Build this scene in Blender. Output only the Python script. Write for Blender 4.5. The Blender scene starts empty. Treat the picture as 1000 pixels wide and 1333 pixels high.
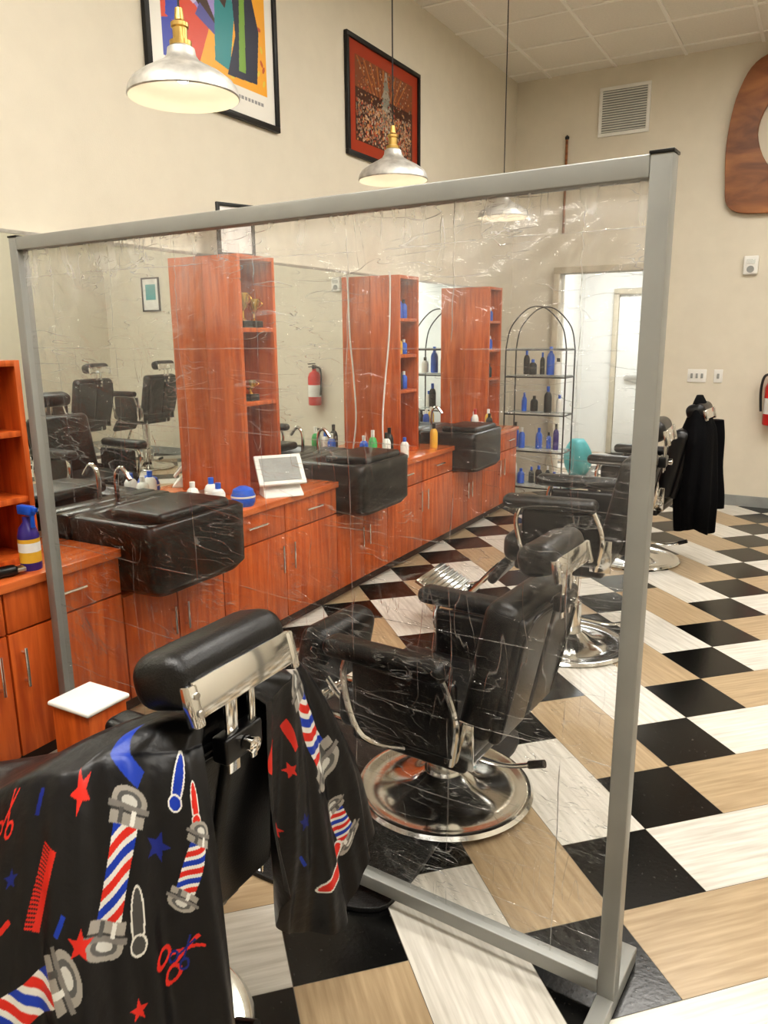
import bpy,bmesh,math,random
import numpy as np
from mathutils import Vector,Matrix
random.seed(4)
S=bpy.context.scene
COL=S.collection
try:
    S.view_settings.view_transform='Standard'
    S.view_settings.look='Medium High Contrast'
    S.view_settings.exposure=.0
except Exception as e: print(e)

# ------------------------------------------------------------ materials
def nodes(name):
    m=bpy.data.materials.new(name); m.use_nodes=True
    nt=m.node_tree; b=nt.nodes['Principled BSDF']
    return m,nt,b
def N(nt,t): return nt.nodes.new(t)
def mat(name,col,rough=.5,metal=0,var=.12,scale=8,bump=0,bscale=60,coat=0,spec=None,emit=None,es=0):
    m,nt,b=nodes(name)
    tc=N(nt,'ShaderNodeTexCoord'); no=N(nt,'ShaderNodeTexNoise'); no.inputs['Scale'].default_value=scale; no.inputs['Detail'].default_value=4
    nt.links.new(tc.outputs['Object'],no.inputs['Vector'])
    r=N(nt,'ShaderNodeValToRGB')
    r.color_ramp.elements[0].position=.3; r.color_ramp.elements[1].position=.7
    r.color_ramp.elements[0].color=[c*(1-var) for c in col]+[1]
    r.color_ramp.elements[1].color=[min(1,c*(1+var)) for c in col]+[1]
    nt.links.new(no.outputs['Fac'],r.inputs['Fac']); nt.links.new(r.outputs['Color'],b.inputs['Base Color'])
    b.inputs['Roughness'].default_value=rough; b.inputs['Metallic'].default_value=metal
    if coat: b.inputs['Coat Weight'].default_value=coat; b.inputs['Coat Roughness'].default_value=.1
    if spec is not None: b.inputs['Specular IOR Level'].default_value=spec
    if bump:
        n2=N(nt,'ShaderNodeTexNoise'); n2.inputs['Scale'].default_value=bscale; n2.inputs['Detail'].default_value=5
        nt.links.new(tc.outputs['Object'],n2.inputs['Vector'])
        bp=N(nt,'ShaderNodeBump'); bp.inputs['Strength'].default_value=bump; bp.inputs['Distance'].default_value=.01
        nt.links.new(n2.outputs['Fac'],bp.inputs['Height']); nt.links.new(bp.outputs['Normal'],b.inputs['Normal'])
    if emit: b.inputs['Emission Color'].default_value=list(emit)+[1]; b.inputs['Emission Strength'].default_value=es
    return m
def wood(name,c1,c2,vec=(14,14,1.2),rough=.35,coord='Object'):
    m,nt,b=nodes(name)
    tc=N(nt,'ShaderNodeTexCoord'); mp=N(nt,'ShaderNodeMapping'); mp.inputs['Scale'].default_value=vec
    no=N(nt,'ShaderNodeTexNoise'); no.inputs['Scale'].default_value=2.2; no.inputs['Detail'].default_value=8; no.inputs['Distortion'].default_value=.6
    r=N(nt,'ShaderNodeValToRGB'); r.color_ramp.elements[0].position=.32; r.color_ramp.elements[1].position=.68
    r.color_ramp.elements[0].color=list(c1)+[1]; r.color_ramp.elements[1].color=list(c2)+[1]
    nt.links.new(tc.outputs[coord],mp.inputs['Vector']); nt.links.new(mp.outputs['Vector'],no.inputs['Vector'])
    nt.links.new(no.outputs['Fac'],r.inputs['Fac']); nt.links.new(r.outputs['Color'],b.inputs['Base Color'])
    b.inputs['Roughness'].default_value=rough
    return m
def attrmat(name,rough=.45,spec=.5,bump=0):
    m,nt,b=nodes(name)
    a=N(nt,'ShaderNodeAttribute'); a.attribute_name='Col'
    nt.links.new(a.outputs['Color'],b.inputs['Base Color']); b.inputs['Roughness'].default_value=rough
    b.inputs['Specular IOR Level'].default_value=spec
    if bump:
        tc=N(nt,'ShaderNodeTexCoord'); n2=N(nt,'ShaderNodeTexNoise'); n2.inputs['Scale'].default_value=16; n2.inputs['Detail'].default_value=4
        nt.links.new(tc.outputs['Object'],n2.inputs['Vector'])
        bp=N(nt,'ShaderNodeBump'); bp.inputs['Strength'].default_value=bump; bp.inputs['Distance'].default_value=.02
        nt.links.new(n2.outputs['Fac'],bp.inputs['Height']); nt.links.new(bp.outputs['Normal'],b.inputs['Normal'])
    return m
M={}
M['wall']=mat('wall_paint',(.69,.64,.535),.75,var=.02,bump=.08,bscale=180)
M['white']=mat('white_paint',(.8,.79,.75),.5,var=.02)
M['ceil']=mat('ceiling_tile',(.80,.77,.70),.9,var=.03,scale=60,bump=.3,bscale=120)
M['grid']=mat('ceiling_grid_paint',(.88,.86,.8),.5,var=.01)
M['orange']=wood('cherry_wood',(.40,.070,.012),(.66,.155,.030))
M['orangetop']=wood('cherry_counter',(.48,.11,.028),(.70,.20,.06),vec=(10,1.2,10),rough=.2)
M['kick']=mat('toe_kick',(.05,.02,.01),.6)
M['leather']=mat('black_leather',(.006,.006,.007),.33,bump=.12,bscale=220,spec=.5)
M['plasticblk']=mat('black_plastic',(.007,.007,.008),.28)
M['chrome']=mat('chrome',(.75,.75,.74),.12,1,var=.03)
M['steel']=mat('brushed_steel',(.55,.54,.52),.32,1,var=.1,scale=30)
M['alu']=mat('grey_frame_paint',(.31,.315,.30),.38,.3,var=.05)
M['galv']=mat('galvanised_metal',(.54,.53,.50),.45,.5,var=.35,scale=16)
M['cream']=mat('cream_enamel',(.70,.66,.56),.5,var=.03)
M['brass']=mat('brass',(.50,.34,.12),.3,1)
M['black']=mat('black_paint',(.01,.01,.01),.45)
M['cloth']=mat('black_cloth',(.004,.004,.005),.9,bump=.4,bscale=40,spec=.12)
M['red']=mat('red_paint',(.6,.02,.015),.35)
M['blue']=mat('blue_plastic',(.02,.12,.62),.3)
M['purple']=mat('indigo_plastic',(.05,.03,.22),.3)
M['yellow']=mat('yellow_label',(.75,.45,.05),.4)
M['green']=mat('green_plastic',(.05,.4,.1),.35)
M['teal']=mat('teal_bag',(.07,.36,.38),.4)
M['gold']=mat('gold',(.7,.45,.1),.25,1)
M['signwood']=wood('stained_plank',(.14,.045,.014),(.38,.15,.045),vec=(1.2,3,9),rough=.42)
M['base']=mat('vinyl_baseboard',(.30,.31,.30),.5)
M['trimb']=mat('door_trim_paint',(.52,.46,.35),.5)
M['paper']=mat('paper',(.8,.8,.78),.7)
M['mat']=mat('rubber_mat',(.010,.010,.010),.42,bump=.4,bscale=160)
M['panel']=mat('light_diffuser',(.9,.9,.9),.5,emit=(1,.965,.90),es=23)
M['panelw']=mat('light_diffuser_cool',(.9,.9,.9),.5,emit=(.95,.98,1),es=19)
M['bulb']=mat('bulb_glass',(1,.9,.7),.3,emit=(1,.90,.74),es=60)
M['art']=attrmat('printed_art',.35)
M['cape']=attrmat('printed_cape',.38,.45,.25)
m,nt,b=nodes('mirror_glass'); b.inputs['Base Color'].default_value=(.86,.90,.86,1); b.inputs['Metallic'].default_value=1; b.inputs['Roughness'].default_value=.008; M['mirror']=m
m,nt,b=nodes('clear_glass'); b.inputs['Base Color'].default_value=(.75,.85,.82,1); b.inputs['Alpha'].default_value=.3; b.inputs['Roughness'].default_value=.05; M['glass']=m
def tilemat(name,c1,c2,sc,rough,speck=False):
    m,nt,b=nodes(name)
    uv=N(nt,'ShaderNodeUVMap'); mp=N(nt,'ShaderNodeMapping'); mp.inputs['Scale'].default_value=sc
    no=N(nt,'ShaderNodeTexNoise'); no.inputs['Scale'].default_value=1; no.inputs['Detail'].default_value=6
    r=N(nt,'ShaderNodeValToRGB')
    if speck: r.color_ramp.elements[0].position=.66; r.color_ramp.elements[1].position=.74
    else: r.color_ramp.elements[0].position=.3; r.color_ramp.elements[1].position=.7
    r.color_ramp.elements[0].color=list(c1)+[1]; r.color_ramp.elements[1].color=list(c2)+[1]
    nt.links.new(uv.outputs['UV'],mp.inputs['Vector']); nt.links.new(mp.outputs['Vector'],no.inputs['Vector'])
    nt.links.new(no.outputs['Fac'],r.inputs['Fac']); nt.links.new(r.outputs['Color'],b.inputs['Base Color'])
    b.inputs['Roughness'].default_value=rough
    bp=N(nt,'ShaderNodeBump'); bp.inputs['Strength'].default_value=.1; bp.inputs['Distance'].default_value=.003
    nt.links.new(no.outputs['Fac'],bp.inputs['Height']); nt.links.new(bp.outputs['Normal'],b.inputs['Normal'])
    return m
M['tw']=tilemat('tile_white',(.54,.51,.45),(.78,.75,.69),(4,60,1),.3)
M['tt']=tilemat('tile_tan',(.35,.255,.155),(.51,.39,.25),(4,60,1),.3)
M['tb']=tilemat('tile_black',(.004,.004,.004),(.10,.09,.08),(75,75,1),.2,True)
def plasticmat():
    m,nt,b=nodes('clear_vinyl_sheet'); nt.nodes.remove(b)
    out=nt.nodes['Material Output']; L=nt.links.new
    uv=N(nt,'ShaderNodeUVMap')
    def math_(op,a,b_=None,c=None):
        n=N(nt,'ShaderNodeMath'); n.operation=op
        for i,q in enumerate((a,b_,c)):
            if q is None: continue
            if isinstance(q,(int,float)): n.inputs[i].default_value=q
            else: L(q,n.inputs[i])
        return n.outputs[0]
    def rng(v,a,b_,c=0,d=1):
        n=N(nt,'ShaderNodeMapRange'); n.inputs['From Min'].default_value=a; n.inputs['From Max'].default_value=b_; n.inputs['To Min'].default_value=c; n.inputs['To Max'].default_value=d
        L(v,n.inputs['Value']); return n.outputs['Result']
    def noise(scale,rot=0,sc=(1,1),det=4,dist=0,off=0):
        mp=N(nt,'ShaderNodeMapping'); mp.inputs['Rotation'].default_value=(0,0,rot); mp.inputs['Scale'].default_value=(sc[0],sc[1],1); mp.inputs['Location'].default_value=(off,off*.7,0)
        L(uv.outputs['UV'],mp.inputs['Vector'])
        n=N(nt,'ShaderNodeTexNoise'); n.inputs['Scale'].default_value=scale; n.inputs['Detail'].default_value=det; n.inputs['Distortion'].default_value=dist
        L(mp.outputs['Vector'],n.inputs['Vector']); return n.outputs['Fac']
    def ridge(fac,w):
        return rng(math_('ABSOLUTE',math_('SUBTRACT',fac,.5)),0,w,1,0)
    r1=ridge(noise(1,0.05,(2.0,13),2,.3,3),.009)
    r2=ridge(noise(1,-.08,(13,2.0),2,.3,9),.008)
    r3=ridge(noise(1,.9,(4,16),2,.3,17),.009)
    r4=ridge(noise(1,-.7,(5,20),2,.3,29),.009)
    r5=ridge(noise(1,.15,(9,34),2,.3,37),.014)
    p1=rng(noise(3.1,0,(1,1),3,0,40),.50,.64); p2=rng(noise(2.7,0,(1,1),3,0,53),.50,.64); p3=rng(noise(4.1,0,(1,1),3,0,67),.54,.66); p4=rng(noise(3.6,0,(1,1),3,0,71),.54,.66); p5=rng(noise(5.6,0,(1,1),3,0,83),.55,.66)
    cr=math_('MAXIMUM',math_('MAXIMUM',math_('MULTIPLY',r1,p1),math_('MULTIPLY',r2,p2)),math_('MAXIMUM',math_('MULTIPLY',r3,p3),math_('MULTIPLY',r4,p4)))
    cr=math_('MAXIMUM',cr,math_('MULTIPLY',r5,p5))
    sep=N(nt,'ShaderNodeSeparateXYZ'); L(uv.outputs['UV'],sep.inputs['Vector'])
    wob=noise(2.5,0,(1,1),3,.2,5)
    def fold(sock,freq,w):
        f=math_('FRACT',math_('ADD',math_('MULTIPLY',sock,freq),math_('MULTIPLY',wob,.06)))
        return rng(math_('ABSOLUTE',math_('SUBTRACT',f,.5)),0,w*freq,1,0)
    fl=math_('MAXIMUM',fold(sep.outputs['X'],3.3,.0022),fold(sep.outputs['Y'],4.1,.0022))
    flm=math_('MULTIPLY',fl,rng(noise(7,0,(1,1),3,0,90),.38,.56))
    allc=math_('MAXIMUM',math_('MULTIPLY',cr,.8),flm)
    big=noise(3.0,0,(1,1.5),6,1.2,2)
    fine=noise(24,0,(1,1),5,.8,8)
    hgt=math_('ADD',math_('ADD',math_('MULTIPLY',big,1.35),math_('MULTIPLY',fine,.13)),math_('MULTIPLY',allc,.15))
    bp=N(nt,'ShaderNodeBump'); bp.inputs['Strength'].default_value=.95; bp.inputs['Distance'].default_value=.038; L(hgt,bp.inputs['Height'])
    gl=N(nt,'ShaderNodeBsdfGlossy'); gl.inputs['Roughness'].default_value=.08; L(bp.outputs['Normal'],gl.inputs['Normal'])
    tr=N(nt,'ShaderNodeBsdfTransparent'); tr.inputs['Color'].default_value=(.97,.97,.96,1)
    tl=N(nt,'ShaderNodeBsdfTranslucent'); df=N(nt,'ShaderNodeBsdfDiffuse'); ms=N(nt,'ShaderNodeMixShader'); L(tl.outputs[0],ms.inputs[1]); L(df.outputs[0],ms.inputs[2])
    tl.inputs['Color'].default_value=(.9,.9,.9,1); df.inputs['Color'].default_value=(.9,.9,.9,1)
    haze=rng(noise(1.6,0,(1,1),4,.4,33),.38,.7,.0,.05)
    up=rng(sep.outputs['Y'],.9,1.6,0,.045)  # whitens the upper sheet to imitate the bright ceiling reflected in it
    top_glare=math_('MULTIPLY',rng(sep.outputs['Y'],1.6,1.9,0,.30),rng(noise(5,0,(3,1),5,.5,61),.35,.65,.25,1))  # patchy white band below the top rail, painted as reflected light
    hz=math_('ADD',math_('ADD',math_('ADD',math_('MULTIPLY',allc,.28),haze),top_glare),up)
    m1=N(nt,'ShaderNodeMixShader'); L(hz,m1.inputs['Fac']); L(tr.outputs[0],m1.inputs[1]); L(ms.outputs[0],m1.inputs[2])
    lw=N(nt,'ShaderNodeFresnel'); lw.inputs['IOR'].default_value=1.5; L(bp.outputs['Normal'],lw.inputs['Normal'])
    m2=N(nt,'ShaderNodeMixShader'); L(lw.outputs[0],m2.inputs['Fac']); L(m1.outputs[0],m2.inputs[1]); L(gl.outputs[0],m2.inputs[2])
    L(m2.outputs[0],out.inputs['Surface'])
    return m
M['vinyl']=plasticmat()

# ------------------------------------------------------------ geometry helpers
def empty(name,loc=(0,0,0),rz=0):
    e=bpy.data.objects.new(name,None); COL.objects.link(e); e.location=loc; e.rotation_euler=(0,0,rz); e.empty_display_size=.1; return e
def finish(name,bm,mt,parent=None,loc=(0,0,0),rot=(0,0,0),ang=35):
    bmesh.ops.recalc_face_normals(bm,faces=bm.faces[:])
    for f in bm.faces: f.smooth=True
    for e in bm.edges:
        if len(e.link_faces)==2:
            try:
                if e.calc_face_angle()>math.radians(ang): e.smooth=False
            except Exception: pass
    me=bpy.data.meshes.new(name); bm.to_mesh(me); bm.free()
    o=bpy.data.objects.new(name,me); COL.objects.link(o)
    for q in (mt if isinstance(mt,(list,tuple)) else [mt]): me.materials.append(q)
    o.location=loc; o.rotation_euler=rot
    if parent: o.parent=parent
    return o
def add_box(bm,c,s,bev=0,seg=3,R=None,mi=0):
    r=bmesh.ops.create_cube(bm,size=1)
    vs=r['verts']
    for v in vs: v.co=Vector((v.co.x*s[0],v.co.y*s[1],v.co.z*s[2]))
    if bev:
        es=list({e for v in vs for e in v.link_edges})
        rr=bmesh.ops.bevel(bm,geom=es,offset=bev,segments=seg,affect='EDGES',profile=.5)
        vs=list({v for v in rr['verts']}|{v for v in vs if v.is_valid})
        st=vs[:]; seen=set(vs)
        while st:
            v=st.pop()
            for e in v.link_edges:
                w=e.other_vert(v)
                if w not in seen: seen.add(w); st.append(w)
        vs=list(seen)
    T=Matrix.Translation(Vector(c))
    if R is not None: T=T@R.to_4x4()
    for v in vs: v.co=T@v.co
    return vs
def rbox(name,parent,c,s,mt,bev=0,seg=3,rot=(0,0,0)):
    bm=bmesh.new(); add_box(bm,(0,0,0),s,bev,seg); return finish(name,bm,mt,parent,c,rot)
def boxes(name,parent,lst,mt,bev=0):
    bm=bmesh.new()
    for c,s in lst: add_box(bm,c,s,bev,2)
    return finish(name,bm,mt,parent)
def box2(name,parent,lo,hi,mt,bev=0):
    c=[(a+b)/2 for a,b in zip(lo,hi)]; s=[abs(b-a) for a,b in zip(lo,hi)]
    return rbox(name,parent,c,s,mt,bev,2)
def lathe(name,parent,prof,mt,loc=(0,0,0),rot=(0,0,0),n=40,ang=40):
    bm=bmesh.new(); rings=[]
    for r,z in prof:
        if r<1e-5: rings.append([bm.verts.new((0,0,z))])
        else: rings.append([bm.verts.new((r*math.cos(2*math.pi*i/n),r*math.sin(2*math.pi*i/n),z)) for i in range(n)])
    for a,b in zip(rings,rings[1:]):
        for i in range(n):
            j=(i+1)%n
            if len(a)==1 and len(b)==1: continue
            if len(a)==1: bm.faces.new((a[0],b[i],b[j]))
            elif len(b)==1: bm.faces.new((a[i],b[0],a[j]))
            else: bm.faces.new((a[i],b[i],b[j],a[j]))
    return finish(name,bm,mt,parent,loc,rot,ang)
def catmull(pts,t):
    n=len(pts)-1; x=min(max(t,0),1)*n; i=min(int(x),n-1); f=x-i
    P=[Vector(pts[max(0,min(n,i+k))]) for k in (-1,0,1,2)]
    return .5*((2*P[1])+(P[2]-P[0])*f+(2*P[0]-5*P[1]+4*P[2]-P[3])*f*f+(3*P[1]-P[0]-3*P[2]+P[3])*f**3)
def add_tube(bm,pts,r,n=10,smooth=True,steps=6):
    pts=[Vector(p) for p in pts]
    if smooth and len(pts)>2: pts=[catmull(pts,i/((len(pts)-1)*steps)) for i in range((len(pts)-1)*steps+1)]
    rings=[];up=Vector((0,0,1)); prev=None
    for i,p in enumerate(pts):
        d=(pts[min(i+1,len(pts)-1)]-pts[max(i-1,0)]).normalized()
        if prev is None: a=d.cross(up); a=a.normalized() if a.length>.01 else Vector((1,0,0))
        else: a=(prev-d*prev.dot(d)).normalized()
        prev=a; b=d.cross(a)
        rings.append([bm.verts.new(p+r*(a*math.cos(2*math.pi*k/n)+b*math.sin(2*math.pi*k/n))) for k in range(n)])
    for A,B in zip(rings,rings[1:]):
        for k in range(n): bm.faces.new((A[k],A[(k+1)%n],B[(k+1)%n],B[k]))
    bm.faces.new(rings[0]); bm.faces.new(rings[-1][::-1])
def tube(name,parent,pts,r,mt,n=10,smooth=True):
    bm=bmesh.new(); add_tube(bm,pts,r,n,smooth); return finish(name,bm,mt,parent)
def tubes(name,parent,lst,r,mt,smooth=True):
    bm=bmesh.new()
    for p in lst: add_tube(bm,p,r,10,smooth)
    return finish(name,bm,mt,parent)
def loft(name,parent,rings,mt,cap=True):
    bm=bmesh.new(); R=[[bm.verts.new(p) for p in r] for r in rings]; n=len(R[0])
    for A,B in zip(R,R[1:]):
        for k in range(n): bm.faces.new((A[k],A[(k+1)%n],B[(k+1)%n],B[k]))
    if cap: bm.faces.new(R[0]); bm.faces.new(R[-1][::-1])
    return finish(name,bm,mt,parent,ang=80)

# ------------------------------------------------------------ camera
yaw=math.radians(29.5); pit=math.radians(13); H=1.6
F=Vector((-math.sin(yaw)*math.cos(pit),math.cos(yaw)*math.cos(pit),-math.sin(pit)))
R0=Vector((math.cos(yaw),math.sin(yaw),0)); U0=R0.cross(F)
ro=.0087
Rr=(R0-ro*U0).normalized(); Uu=(U0+ro*R0).normalized()
cd=bpy.data.cameras.new('camera'); cam=bpy.data.objects.new('camera',cd); COL.objects.link(cam)
cam.matrix_world=Matrix.Translation((0,0,H))@Matrix((Rr,Uu,-F)).transposed().to_4x4()
cd.sensor_fit='VERTICAL'; cd.sensor_height=36; cd.lens=36*1000/1333; cd.clip_start=.05; S.camera=cam

# ------------------------------------------------------------ room
XL,XR,YB,YF,ZC=-2.88,3.2,7.8,-2.5,3.97
bm=bmesh.new(); uvl=bm.loops.layers.uv.new('UVMap')
O=Vector((-.358,2.80,0)); a=Vector((.2157,.2157,0)); b_=Vector((-.2157,.2157,0))
for i in range(-50,60):
    for j in range(-50,60):
        d=(i-j)%6
        if d%3==0: w,h,mi=1,1,2
        elif d==1: w,h,mi=2,1,(0 if j%2==0 else 1)
        elif d==5: w,h,mi=1,2,(0 if i%2==0 else 1)
        else: continue
        c=O+a*(i+w/2)+b_*(j+h/2)
        if not(XL-.8<c.x<XR+.8 and YF-.8<c.y<11.2): continue
        g=.0035
        P=[O+a*(i+g)+b_*(j+g),O+a*(i+w-g)+b_*(j+g),O+a*(i+w-g)+b_*(j+h-g),O+a*(i+g)+b_*(j+h-g)]
        f=bm.faces.new([bm.verts.new(p) for p in P]); f.material_index=mi
        L_=.305; ou,ov=random.random()*20,random.random()*20
        if h>w: uv=[(0,0),(0,L_),(2*L_,L_),(2*L_,0)]
        else: uv=[(0,0),(w*L_,0),(w*L_,L_),(0,L_)]
        for l,q in zip(f.loops,uv): l[uvl].uv=(q[0]+ou,q[1]+ov)
for co,no in (((XL,0,0),(-1,0,0)),((XR,0,0),(1,0,0)),((0,YF,0),(0,-1,0)),((0,10.6,0),(0,1,0))):
    bmesh.ops.bisect_plane(bm,geom=bm.verts[:]+bm.edges[:]+bm.faces[:],plane_co=co,plane_no=no,clear_outer=True)
def quad(bm,p,mi):
    f=bm.faces.new([bm.verts.new(q) for q in p]); f.material_index=mi
quad(bm,[(XL,YF,-.0012),(XR,YF,-.0012),(XR,10.6,-.0012),(XL,10.6,-.0012)],3)
me=bpy.data.meshes.new('floor'); bm.to_mesh(me); bm.free()
fl=bpy.data.objects.new('floor',me); COL.objects.link(fl)
for k in ('tw','tt','tb'): me.materials.append(M[k])
me.materials.append(mat('floor_seam',(.16,.14,.11),.6))
box2('wall_left',None,(XL-.12,YF,0),(XL,YB+.12,ZC),M['wall'])
box2('wall_right',None,(XR,YF,0),(XR+.12,YB+.12,ZC),M['wall'])
box2('wall_front',None,(XL-.12,YF-.12,0),(XR+.12,YF,ZC),M['wall'])
DX0,DX1,DZ=-2.36,-1.42,2.17
boxes('wall_back',None,[(((XL+DX0)/2,YB+.06,ZC/2),(DX0-XL,.12,ZC)),(((XR+DX1)/2,YB+.06,ZC/2),(XR-DX1,.12,ZC)),(((DX0+DX1)/2,YB+.06,(ZC+DZ)/2),(DX1-DX0,.12,ZC-DZ))],M['wall'])
box2('ceiling',None,(XL-.12,YF-.12,ZC),(XR+.12,YB+.12,ZC+.1),M['ceil'])
lst=[]
x=XL+.33
while x<XR: lst.append(((x,(YF+YB)/2,ZC-.004),(.026,YB-YF,.012))); x+=.61
y=YF+.3
while y<YB: lst.append((((XL+XR)/2,y,ZC-.003),(XR-XL,.026,.012))); y+=.61
boxes('trim_ceiling_grid',None,lst,M['grid'])
box2('baseboard_back',None,(DX1+.06,YB-.012,0),(XR,YB,.10),M['base'])
box2('baseboard_right',None,(XR-.012,YF,0),(XR,YB,.10),M['base'])
boxes('trim_doorway',None,[((DX0-.03,YB-.005,DZ/2),(.06,.16,DZ)),((DX1+.03,YB-.005,DZ/2),(.06,.16,DZ)),(((DX0+DX1)/2,YB-.005,DZ+.03),(DX1-DX0+.12,.16,.06))],M['trimb'],.004)
box2('wall_corridor_left',None,(-3.0,YB+.12,0),(-2.88,10.6,2.7),M['white'])
box2('wall_corridor_right',None,(-.75,YB+.12,0),(-.63,10.6,2.7),M['white'])
box2('wall_corridor_end',None,(-3.0,10.6,0),(-.63,10.72,2.7),M['white'])
box2('ceiling_corridor',None,(-3.0,YB+.12,2.7),(-.63,10.72,2.78),M['white'])
d=empty('door_1',(-1.98,10.57,0))
rbox('slab',d,(0,0,1.03),(.86,.045,2.04),M['white'],.004)
boxes('casing',d,[((-.47,0,1.05),(.07,.06,2.1)),((.47,0,1.05),(.07,.06,2.1)),((0,0,2.12),(1.01,.06,.07))],M['trimb'],.004)
boxes('push_bar',d,[((0,-.05,1.02),(.62,.05,.06)),((-.28,-.03,1.02),(.05,.05,.08)),((.28,-.03,1.02),(.05,.05,.08))],M['steel'],.01)
rbox('closer',d,(.15,-.04,1.97),(.24,.05,.06),M['steel'],.008)
rbox('ceiling_light_corridor',None,(-1.9,9.2,2.69),(1.2,.6,.02),M['panelw'])
for i,(lx,ly) in enumerate([(-.45,.55),(-.45,3.0),(-.45,5.4),(1.7,.55),(1.7,3.0),(1.7,5.4),(-2.0,.35)]):  # last panel is added as a wall-wash to brighten the left wall
    e=empty('ceiling_light',(lx,ly,ZC-.03))
    rbox('diffuser',e,(0,0,-.002),(1.16,.56,.02),M['panel'])
    boxes('frame',e,[((-.595,0,0),(.03,.62,.04)),((.595,0,0),(.03,.62,.04)),((0,-.295,0),(1.22,.03,.04)),((0,.295,0),(1.22,.03,.04))],M['white'])
sp_=empty('sprinkler_head',(-1.72,6.0,ZC-.001)); lathe('escutcheon',sp_,[(0,-.05),(.012,-.05),(.012,-.01),(.035,-.006),(.035,0),(0,0)],M['chrome'],n=20)

# ------------------------------------------------------------ mirrors
MX=.048
e=empty('wall_mirror',(XL,0,0))
box2('backing',e,(.001,-.4,.80),(MX-.004,6.85,2.0),M['white'])
box2('glass',e,(MX-.004,-.4,.80),(MX,6.85,2.0),M['mirror'])
boxes('edge_trim',e,[((MX/2+.002,3.225,2.006),(MX+.004,7.25,.014))],M['steel'])

# ------------------------------------------------------------ cabinets
CF=-2.44; CT=.76
sinks=[(.45,1.05),(2.1,2.72),(3.74,4.36),(5.4,6.02)]
Y0,Y1=-.6,6.85
def hbar(hd,p,l,vert):
    x,y,z=p
    if vert: hd.append([(x+.024,y,z-l/2),(x+.024,y,z+l/2)]); hd.append([(x,y,z-l/2+.02),(x+.024,y,z-l/2+.02)]); hd.append([(x,y,z+l/2-.02),(x+.024,y,z+l/2-.02)])
    else: hd.append([(x+.024,y-l/2,z),(x+.024,y+l/2,z)]); hd.append([(x,y-l/2+.02,z),(x+.024,y-l/2+.02,z)]); hd.append([(x,y+l/2-.02,z),(x+.024,y+l/2-.02,z)])
prev=Y0
for s0,s1 in sinks+[(Y1,None)]:
    cab=empty('base_cabinet',(0,0,0)); fr=[];hd=[]
    box2('carcass',cab,(XL+.004,prev,.08),(CF-.02,s0-.001,.725),M['orange'])
    box2('toe_kick',cab,(XL+.004,prev,.0),(CF-.07,s0-.001,.08),M['kick'])
    box2('countertop',cab,(XL+.004,prev,CT-.035),(CF+.02,s0-.001,CT),M['orangetop'],.004)
    n=max(1,round((s0-prev)/.42)); w=(s0-prev)/n
    for k in range(n):
        yc=prev+w*(k+.5)
        fr.append(((CF-.009,yc,.645),(.02,w-.008,.15))); hbar(hd,(CF,yc,.655),.15,False)
        fr.append(((CF-.009,yc,.325),(.02,w-.008,.475))); hbar(hd,(CF,yc+(w/2-.05)*(1 if k%2==0 else -1),.43),.15,True)
    boxes('fronts',cab,fr,M['orange'],.002); tubes('handles',cab,hd,.006,M['chrome'],False)
    if s1:
        cab=empty('sink_cabinet',(0,0,0)); fr=[];hd=[]
        box2('carcass',cab,(XL+.004,s0,.08),(CF-.02,s1-.001,.545),M['orange'])
        box2('toe_kick',cab,(XL+.004,s0,.0),(CF-.07,s1-.001,.08),M['kick'])
        w=(s1-s0)/2
        for k in range(2):
            yc=s0+w*(k+.5); fr.append(((CF-.009,yc,.315),(.02,w-.008,.455)))
            hbar(hd,(CF,yc+(w/2-.04)*(1 if k==0 else -1),.36),.13,True)
        boxes('fronts',cab,fr,M['orange'],.002); tubes('handles',cab,hd,.006,M['chrome'],False)
        prev=s1
def tower(y0,y1,ztop,shelves):
    t=empty('shelf_tower',(XL+MX+.001,y0,CT)); D=.232; w=y1-y0; h=ztop-CT; T=.022
    L=[((D/2,T/2,h/2),(D,T,h)),((D/2,w-T/2,h/2),(D,T,h)),((D/2,w/2,h-T/2),(D,w-2*T,T)),((.006,w/2,h/2),(.012,w-2*T,h-2*T)),((D/2,w/2,T/2),(D,w-2*T,T))]
    for z in shelves: L.append(((D/2,w/2,z-CT),(D-.01,w-2*T,T)))
    boxes('carcass',t,L,M['orange'],.001)
tower(3.13,3.43,2.0,[1.25,1.63]); tower(4.83,5.13,2.0,[1.2,1.45,1.7]); tower(6.5,6.80,2.0,[1.2,1.45,1.7]); tower(1.50,1.86,1.52,[1.0,1.25])
for s0,s1 in sinks:
    w=s1-s0-.02
    s=empty('shampoo_sink',(0,(s0+s1)/2,0))
    def rr(hx,hy,cx,z,p=4,n=40):
        out=[]
        for k in range(n):
            t=2*math.pi*k/n; c,sn=math.cos(t),math.sin(t)
            out.append((cx+hx*math.copysign(abs(c)**(2/p),c),hy*math.copysign(abs(sn)**(2/p),sn),z))
        return out
    cx=-2.51
    rings=[rr(.20,w/2-.05,cx+.03,.55,10),rr(.235,w/2-.005,cx+.012,.585,14),rr(.245,w/2,cx,.79,14),rr(.25,w/2,cx,.845,14),rr(.235,w/2-.015,cx,.858,10),rr(.19,w/2-.07,cx,.85,5),rr(.15,w/2-.11,cx,.80,4),rr(.09,.09,cx,.745,3)]
    loft('bowl',s,rings,M['plasticblk'])
    rbox('neck_cushion',s,(cx+.075,.0,.868),(.30,.43,.05),M['leather'],.023,5)
    tube('faucet',s,[(-2.77,0,.85),(-2.77,0,.98),(-2.73,0,1.02),(-2.68,0,.97)],.011,M['chrome'])
    box2('backsplash',s,(XL+MX+.002,-w/2,.72),(-2.74,w/2,.86),M['plasticblk'],.01)

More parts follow.
